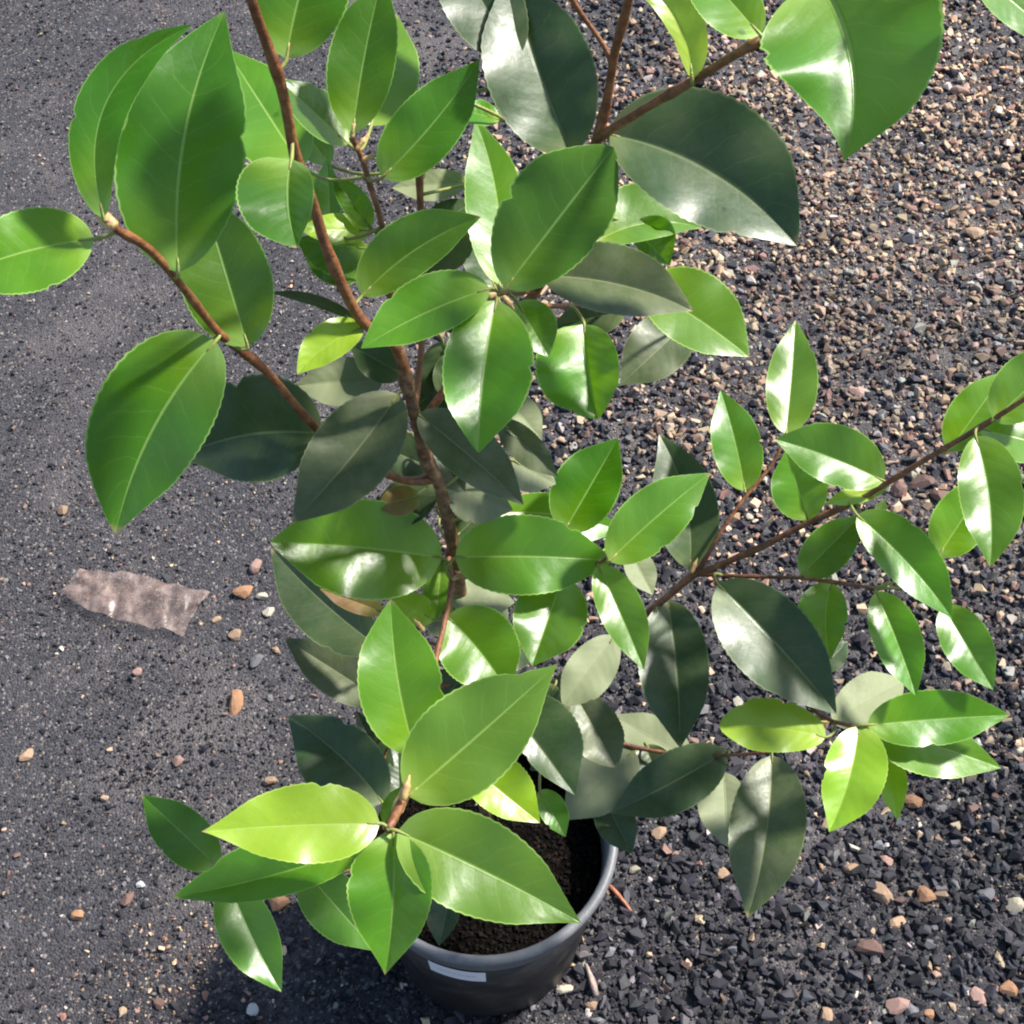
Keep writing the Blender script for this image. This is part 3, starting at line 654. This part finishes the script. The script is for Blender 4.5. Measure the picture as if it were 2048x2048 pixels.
LEAVES = [
 # upper left branch
 dict(p=(208, 437, 384, 50), w=(58, 50), d=.566, cls='M', bend=-92, gx=.1, gy=-.25, f=.3, a=.6, b=.7),
 dict(p=(357, 545, 450, 22), w=(132, 128), d=.60, cls='M', bend=-36, gx=.05, gy=-.12, f=.22, a=.62, b=.82, c=.10),
 dict(p=(188, 478, -105, 562), w=(84, 84), d=.574, cls='B', bend=14, gx=.1, gy=.6, f=.3),
 dict(p=(496, 693, 402, 380), w=(96, 88), d=.655, cls='M', gx=-.1, gy=-.05, f=.3),
 dict(p=(432, 682, 231, 1068), w=(102, 132), d=.645, cls='M', bend=30, gx=-.35, gy=.42, f=.34, a=.55, b=.75),
 dict(p=(645, 868, 355, 915), w=(98, 118), d=.735, cls='O', bend=22, gx=.0, gy=.5, f=.3),
 # along the tall left stem
 dict(p=(573, 117, 668, -200), w=(92, 98), d=.565, cls='M', bend=-12, gx=.1, gy=-.2, f=.3),
 dict(p=(706, 264, 768, -58), w=(72, 64), d=.652, cls='M', bend=-6, gx=-.1, gy=-.05, f=.3),
 dict(p=(742, 252, 793, 28), w=(70, 74), d=.675, cls='B', gx=.3, gy=.5, f=.25),
 dict(p=(764, 354, 959, 119), w=(72, 62), d=.662, cls='M', bend=10, gx=-.1, gy=-.15, f=.3, a=.55, b=.8),
 dict(p=(697, 288, 556, 158), w=(36, 50), d=.665, cls='M', gl='R', f=.35),
 dict(p=(604, 334, 452, 98), w=(92, 74), d=.70, cls='B', gx=.15, gy=.62, f=.15),
 dict(p=(660, 330, 520, 150), w=(40, 46), d=.72, cls='M', gx=.2, gy=.65, f=.2),
 dict(p=(583, 318, 594, 496), w=(52, 104), d=.588, cls='M', bend=12, gx=-.3, gy=.62, f=.55, a=.42, b=.72),
 dict(p=(741, 454, 664, 350), w=(24, 32), d=.695, cls='M', gx=0, gy=-.2),
 dict(p=(742, 462, 596, 458), w=(28, 34), d=.70, cls='Y', gl='B', f=.12),
 dict(p=(662, 455, 654, 318), w=(34, 24), d=.70, cls='B', gx=.2, gy=.5),
 dict(p=(738, 498, 590, 478), w=(62, 24), d=.72, cls='M', gx=.1, gy=.5),
 # middle cluster
 dict(p=(724, 592, 962, 434), w=(72, 48), d=.675, cls='M', bend=-18, gx=-.1, gy=-.05, f=.32),
 dict(p=(1010, 577, 1227, 294), w=(118, 92), d=.650, cls='M', bend=0, gx=-.05, gy=-.22, f=.22, a=.6, b=.55),
 dict(p=(1146, 308, 1022, -55), w=(106, 112), d=.665, cls='O', bend=-12, gx=.1, gy=-.1, f=.42, a=.6, b=.7),
 dict(p=(1030, 120, 868, -170), w=(76, 80), d=.66, cls='O', gx=.1, gy=.2),
 dict(p=(1214, 268, 1594, 492), w=(152, 108), d=.652, cls='O', bend=-40, gx=-.1, gy=.35, f=.42, a=.62, b=.75),
 dict(p=(1632, -50, 1687, 324), w=(204, 172), d=.552, cls='B', bend=-46, gx=-.34, gy=.40, f=.40, a=.42, b=1.05),
 dict(p=(1384, 158, 1200, -70), w=(26, 52), d=.60, cls='Y', bend=54, gx=.2, gy=-.2, f=.35),
 dict(p=(1521, 70, 1362, -110), w=(64, 58), d=.565, cls='B', gx=.1, gy=.35, f=.4),
 dict(p=(1950, -60, 2130, 92), w=(40, 44), d=.50, cls='B', gx=.2, gy=.4),
 dict(p=(1192, 484, 1404, 456), w=(84, 34), d=.705, cls='B', bend=-24, gx=.1, gy=.5, f=.3),
 dict(p=(1260, 450, 1340, 532), w=(62, 22), d=.715, cls='M', gx=.0, gy=-.2),
 dict(p=(1086, 552, 1386, 622), w=(80, 62), d=.688, cls='K', bend=-18, gx=0, gy=.50, f=.48, c=.02),
 dict(p=(1285, 572, 1499, 714), w=(90, 62), d=.73, cls='B', bend=-6, gx=.1, gy=.5, f=.34),
 dict(p=(993, 600, 957, 906), w=(98, 84), d=.652, cls='B', bend=8, gl='R', f=.30, c=.06),
 dict(p=(980, 577, 722, 697), w=(50, 72), d=.65, cls='B', bend=10, gx=0, gy=.6, f=.2),
 dict(p=(728, 656, 594, 750), w=(34, 44), d=.68, cls='Y', bend=14, gx=.2, gy=.5, f=.35),
 dict(p=(714, 642, 534, 585), w=(8, 16), d=.69, cls='O', bend=10, gx=-.4, gy=-.7, f=.1),
 dict(p=(768, 752, 588, 772), w=(52, 46), d=.755, cls='O', flip=True, gx=.1, gy=.3),
 dict(p=(797, 788, 584, 1045), w=(78, 88), d=.725, cls='K', bend=-8, gx=.0, gy=.35, f=.32),
 dict(p=(836, 828, 1047, 1010), w=(62, 48), d=.728, cls='K', bend=-4, gl='R', f=.42, flip=False),
 dict(p=(1000, 840, 1116, 954), w=(30, 36), d=.745, cls='K', gx=0, gy=-.2),
 dict(p=(1008, 792, 1084, 880), w=(38, 42), d=.76, cls='O', flip=True, gx=.2, gy=.6),
 dict(p=(1020, 920, 1112, 968), w=(34, 44), d=.79, cls='O', flip=True, gx=.2, gy=.6),
 dict(p=(1034, 604, 1098, 714), w=(52, 38), d=.668, cls='B', gx=.2, gy=.5, f=.2),
 dict(p=(1168, 648, 1196, 838), w=(64, 104), d=.725, cls='B', bend=6, gl='R', f=.52, a=.45, b=.6),
 dict(p=(1385, 635, 1240, 770), w=(56, 64), d=.84, cls='K', gx=.1, gy=.4, f=.15),
 dict(p=(1000, 570, 950, 236), w=(66, 56), d=.70, cls='B', bend=20, gx=.2, gy=.42, f=.3),
 dict(p=(1000, 240, 890, 210), w=(22, 30), d=.70, cls='B', gx=.2, gy=.6),
 dict(p=(935, 362, 784, 376), w=(34, 30), d=.745, cls='O', flip=True, gx=.1, gy=.4),
 dict(p=(940, 460, 848, 548), w=(40, 34), d=.725, cls='K', gx=.0, gy=-.2),
 dict(p=(990, 575, 930, 448), w=(38, 34), d=.745, cls='O', gx=.0, gy=.5),
 dict(p=(1250, 622, 1100, 652), w=(38, 34), d=.76, cls='O', gx=.0, gy=-.2),
 dict(p=(885, 684, 862, 815), w=(30, 36), d=.752, cls='O', gx=.0, gy=-.3),
 # around the trunk, below the middle
 dict(p=(884, 1116, 540, 1084), w=(104, 98), d=.815, cls='B', bend=6, gl='L', f=.25, a=.55, b=.72, c=.02),
 dict(p=(910, 1116, 1226, 1122), w=(84, 78), d=.805, cls='B', bend=-6, gx=.05, gy=.05, f=.22, a=.52, b=.72),
 dict(p=(990, 1025, 1247, 1063), w=(42, 64), d=.82, cls='B', gl='R', f=.22, bend=-14),
 dict(p=(1128, 1064, 1236, 876), w=(72, 60), d=.815, cls='M', gx=0, gy=.05, f=.3),
 dict(p=(1218, 1122, 1420, 946), w=(64, 58), d=.79, cls='B', bend=-4, gx=0, gy=.1, f=.26),
 dict(p=(1380, 1138, 1318, 868), w=(66, 62), d=.915, cls='O', bend=22, gx=.1, gy=.15, f=.32),
 dict(p=(1196, 1130, 1288, 1340), w=(50, 40), d=.80, cls='B', bend=-2, gl='R', f=.34),
 dict(p=(1258, 1100, 1306, 1190), w=(32, 28), d=.85, cls='O', flip=True, gx=.2, gy=.6),
 dict(p=(1126, 1150, 1064, 1332), w=(76, 72), d=.825, cls='B', gl='R', f=.46, c=.02),
 dict(p=(893, 1232, 1018, 1390), w=(84, 76), d=.795, cls='B', bend=-8, gx=.1, gy=.2, f=.3),
 dict(p=(832, 1510, 782, 1198), w=(82, 88), d=.712, cls='B', bend=-12, gx=.1, gy=.05, f=.26),
 dict(p=(816, 1592, 1115, 1328), w=(106, 94), d=.69, cls='B', bend=2, gx=-.06, gy=.16, f=.28, a=.62, b=1.0),
 dict(p=(795, 1662, 1164, 1847), w=(100, 98), d=.668, cls='B', bend=-6, gx=-.06, gy=.26, f=.24, a=.58, b=.95),
 dict(p=(760, 1647, 403, 1663), w=(78, 84), d=.668, cls='Y', bend=4, gx=.30, gy=.42, f=.10, a=.58, b=.98, c=.03),
 dict(p=(786, 1666, 770, 1950), w=(78, 94), d=.672, cls='B', bend=-8, gx=-.25, gy=.30, f=.40, b=.95),
 dict(p=(740, 1688, 344, 1794), w=(46, 78), d=.70, cls='B', bend=-10, gx=.1, gy=.35, f=.45),
 dict(p=(436, 1734, 284, 1590), w=(56, 52), d=.915, cls='M', gx=-.1, gy=.35, f=.34),
 dict(p=(456, 1758, 563, 1984), w=(54, 62), d=.915, cls='B', bend=6, gx=-.1, gy=.42, f=.34),
 dict(p=(606, 1738, 752, 1902), w=(58, 62), d=.925, cls='B', gx=-.2, gy=.5, f=.2),
 dict(p=(905, 1770, 878, 1892), w=(26, 40), d=1.04, cls='O', gx=0, gy=.4),
 dict(p=(925, 1520, 1080, 1646), w=(66, 48), d=.83, cls='Y', gx=.1, gy=.45, f=.3),
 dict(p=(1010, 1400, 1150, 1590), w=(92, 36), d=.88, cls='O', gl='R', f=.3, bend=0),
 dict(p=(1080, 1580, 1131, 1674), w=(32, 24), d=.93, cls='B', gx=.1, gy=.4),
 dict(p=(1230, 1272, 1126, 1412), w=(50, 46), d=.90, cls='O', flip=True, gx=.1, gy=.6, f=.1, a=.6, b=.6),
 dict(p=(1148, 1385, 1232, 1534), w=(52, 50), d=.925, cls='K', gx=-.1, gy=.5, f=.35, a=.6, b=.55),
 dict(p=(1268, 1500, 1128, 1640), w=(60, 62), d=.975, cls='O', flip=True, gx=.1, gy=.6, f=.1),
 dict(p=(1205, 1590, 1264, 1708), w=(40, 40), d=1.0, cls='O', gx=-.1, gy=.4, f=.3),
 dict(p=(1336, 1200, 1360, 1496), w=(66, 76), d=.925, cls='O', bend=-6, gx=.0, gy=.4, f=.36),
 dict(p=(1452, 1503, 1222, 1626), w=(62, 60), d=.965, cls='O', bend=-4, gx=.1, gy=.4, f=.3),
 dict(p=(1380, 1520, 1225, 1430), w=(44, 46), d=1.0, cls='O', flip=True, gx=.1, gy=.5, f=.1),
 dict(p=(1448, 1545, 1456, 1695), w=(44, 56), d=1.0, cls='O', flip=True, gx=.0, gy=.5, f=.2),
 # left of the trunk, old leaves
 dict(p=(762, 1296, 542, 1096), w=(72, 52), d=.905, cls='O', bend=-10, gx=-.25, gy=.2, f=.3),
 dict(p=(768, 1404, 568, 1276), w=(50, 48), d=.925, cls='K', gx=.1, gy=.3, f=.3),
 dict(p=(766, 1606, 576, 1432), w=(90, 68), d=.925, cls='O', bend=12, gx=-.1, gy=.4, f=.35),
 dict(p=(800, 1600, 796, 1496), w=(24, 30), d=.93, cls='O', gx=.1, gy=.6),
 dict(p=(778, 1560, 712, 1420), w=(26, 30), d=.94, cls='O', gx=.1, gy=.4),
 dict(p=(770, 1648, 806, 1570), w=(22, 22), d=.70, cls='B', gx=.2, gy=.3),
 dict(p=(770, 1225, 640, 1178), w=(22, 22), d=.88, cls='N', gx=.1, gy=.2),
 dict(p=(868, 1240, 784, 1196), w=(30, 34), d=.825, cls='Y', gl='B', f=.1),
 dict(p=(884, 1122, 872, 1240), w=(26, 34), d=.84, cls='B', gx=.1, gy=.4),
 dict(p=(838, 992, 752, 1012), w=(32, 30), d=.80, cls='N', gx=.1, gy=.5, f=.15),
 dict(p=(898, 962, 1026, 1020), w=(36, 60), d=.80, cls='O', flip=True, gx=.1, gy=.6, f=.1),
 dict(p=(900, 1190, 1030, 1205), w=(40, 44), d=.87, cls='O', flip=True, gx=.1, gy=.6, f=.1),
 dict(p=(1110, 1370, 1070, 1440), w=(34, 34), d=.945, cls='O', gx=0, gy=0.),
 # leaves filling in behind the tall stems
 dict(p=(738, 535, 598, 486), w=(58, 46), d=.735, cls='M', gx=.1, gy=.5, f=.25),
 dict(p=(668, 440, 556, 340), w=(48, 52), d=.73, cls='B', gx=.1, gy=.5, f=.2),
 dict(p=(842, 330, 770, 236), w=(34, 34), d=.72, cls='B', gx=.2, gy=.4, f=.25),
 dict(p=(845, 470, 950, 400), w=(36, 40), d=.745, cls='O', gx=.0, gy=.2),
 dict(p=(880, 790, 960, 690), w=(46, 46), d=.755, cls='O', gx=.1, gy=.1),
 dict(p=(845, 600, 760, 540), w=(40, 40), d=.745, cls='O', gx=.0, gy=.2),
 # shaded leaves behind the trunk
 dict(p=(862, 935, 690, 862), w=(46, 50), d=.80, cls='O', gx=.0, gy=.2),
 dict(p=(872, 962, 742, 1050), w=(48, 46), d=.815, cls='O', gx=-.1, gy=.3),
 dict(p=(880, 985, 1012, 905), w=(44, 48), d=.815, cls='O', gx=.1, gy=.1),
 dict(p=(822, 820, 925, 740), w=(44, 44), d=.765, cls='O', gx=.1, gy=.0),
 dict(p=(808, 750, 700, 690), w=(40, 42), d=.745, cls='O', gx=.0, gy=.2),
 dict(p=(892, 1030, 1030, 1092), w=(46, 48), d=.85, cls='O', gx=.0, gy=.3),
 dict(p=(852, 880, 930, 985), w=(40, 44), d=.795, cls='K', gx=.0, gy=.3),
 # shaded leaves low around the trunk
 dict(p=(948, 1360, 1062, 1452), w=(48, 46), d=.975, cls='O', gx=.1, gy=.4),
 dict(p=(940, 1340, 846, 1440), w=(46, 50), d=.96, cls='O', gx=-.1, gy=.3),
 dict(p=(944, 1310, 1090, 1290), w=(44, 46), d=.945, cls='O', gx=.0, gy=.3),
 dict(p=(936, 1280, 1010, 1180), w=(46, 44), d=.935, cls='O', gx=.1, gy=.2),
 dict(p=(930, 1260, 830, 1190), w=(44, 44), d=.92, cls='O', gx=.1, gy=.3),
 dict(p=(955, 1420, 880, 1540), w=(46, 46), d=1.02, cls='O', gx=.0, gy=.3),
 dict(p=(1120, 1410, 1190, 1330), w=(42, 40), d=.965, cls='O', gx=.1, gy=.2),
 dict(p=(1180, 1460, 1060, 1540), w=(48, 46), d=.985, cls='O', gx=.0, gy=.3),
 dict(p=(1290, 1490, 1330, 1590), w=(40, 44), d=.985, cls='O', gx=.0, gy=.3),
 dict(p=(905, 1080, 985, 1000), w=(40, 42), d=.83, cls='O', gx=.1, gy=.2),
 # right branch
 dict(p=(1436, 1168, 1673, 1428), w=(82, 88), d=.88, cls='O', bend=-6, gx=.05, gy=.32, f=.40),
 dict(p=(1544, 1510, 1495, 1836), w=(78, 76), d=.925, cls='K', bend=-12, gl='R', f=.34, c=.08),
 dict(p=(1652, 1474, 1438, 1452), w=(50, 58), d=.865, cls='Y', bend=8, gx=.15, gy=.6, f=.12, a=.55, b=.45),
 dict(p=(1718, 1452, 1658, 1664), w=(72, 56), d=.86, cls='Y', bend=-10, gl='R', f=.30, a=.55, b=.8),
 dict(p=(1768, 1490, 1795, 1640), w=(34, 26), d=.89, cls='Y', gx=.1, gy=.4),
 dict(p=(1734, 1450, 2021, 1430), w=(60, 54), d=.858, cls='B', bend=-2, gx=.0, gy=.25, f=.24),
 dict(p=(1738, 1455, 2002, 1536), w=(50, 64), d=.868, cls='B', bend=-4, gx=.15, gy=.5, f=.26),
 dict(p=(1664, 1442, 1806, 1364), w=(54, 54), d=.895, cls='O', flip=True, gx=.25, gy=.8, f=.12, a=.6, b=.5),
 dict(p=(1640, 1340, 1696, 1282), w=(24, 26), d=.93, cls='O', gx=.1, gy=.6),
 dict(p=(1664, 1164, 1662, 1320), w=(44, 58), d=.885, cls='B', bend=12, gx=.0, gy=.45, f=.3),
 dict(p=(1714, 1030, 1905, 1238), w=(66, 46), d=.845, cls='B', bend=-10, gx=.0, gy=.35, f=.38),
 dict(p=(1602, 1150, 1722, 1030), w=(44, 48), d=.885, cls='M', gx=.0, gy=.0, f=.25),
 dict(p=(1752, 1184, 1832, 1392), w=(52, 46), d=.868, cls='B', bend=-4, gx=-.1, gy=.4, f=.42),
 dict(p=(1886, 1212, 1987, 1380), w=(52, 46), d=.868, cls='B', gl='R', f=.32),
 dict(p=(1572, 868, 1591, 640), w=(50, 54), d=.902, cls='B', gl='L', f=.32, bend=2),
 dict(p=(1490, 982, 1441, 780), w=(48, 52), d=.905, cls='B', bend=4, gx=.1, gy=.15, f=.34),
 dict(p=(1768, 962, 1549, 878), w=(52, 70), d=.85, cls='B', bend=6, gl='L', f=.30),
 dict(p=(1616, 1040, 1572, 900), w=(54, 58), d=.882, cls='B', gx=.0, gy=-.2, f=.3),
 dict(p=(1775, 972, 1648, 1008), w=(18, 20), d=.862, cls='Y', gx=.1, gy=.6),
 dict(p=(1898, 902, 2012, 742), w=(52, 40), d=.835, cls='B', gx=.1, gy=.1),
 dict(p=(1986, 840, 2150, 690), w=(66, 54), d=.808, cls='B', gx=.0, gy=.0),
 dict(p=(1962, 858, 2130, 900), w=(46, 48), d=.82, cls='B', gx=.2, gy=.65),
 dict(p=(1951, 872, 1980, 1134), w=(72, 60), d=.81, cls='B', bend=-14, gl='R', f=.30),
 dict(p=(1876, 1112, 1982, 952), w=(58, 54), d=.865, cls='B', gx=.1, gy=.1),
 dict(p=(1752, 1042, 1770, 998), w=(12, 12), d=.87, cls='Y', gx=.1, gy=.6),
]
for q in LEAVES:
    q = dict(q); p = q.pop('p'); w = q.pop('w')
    leaf(*p, *w, **q)
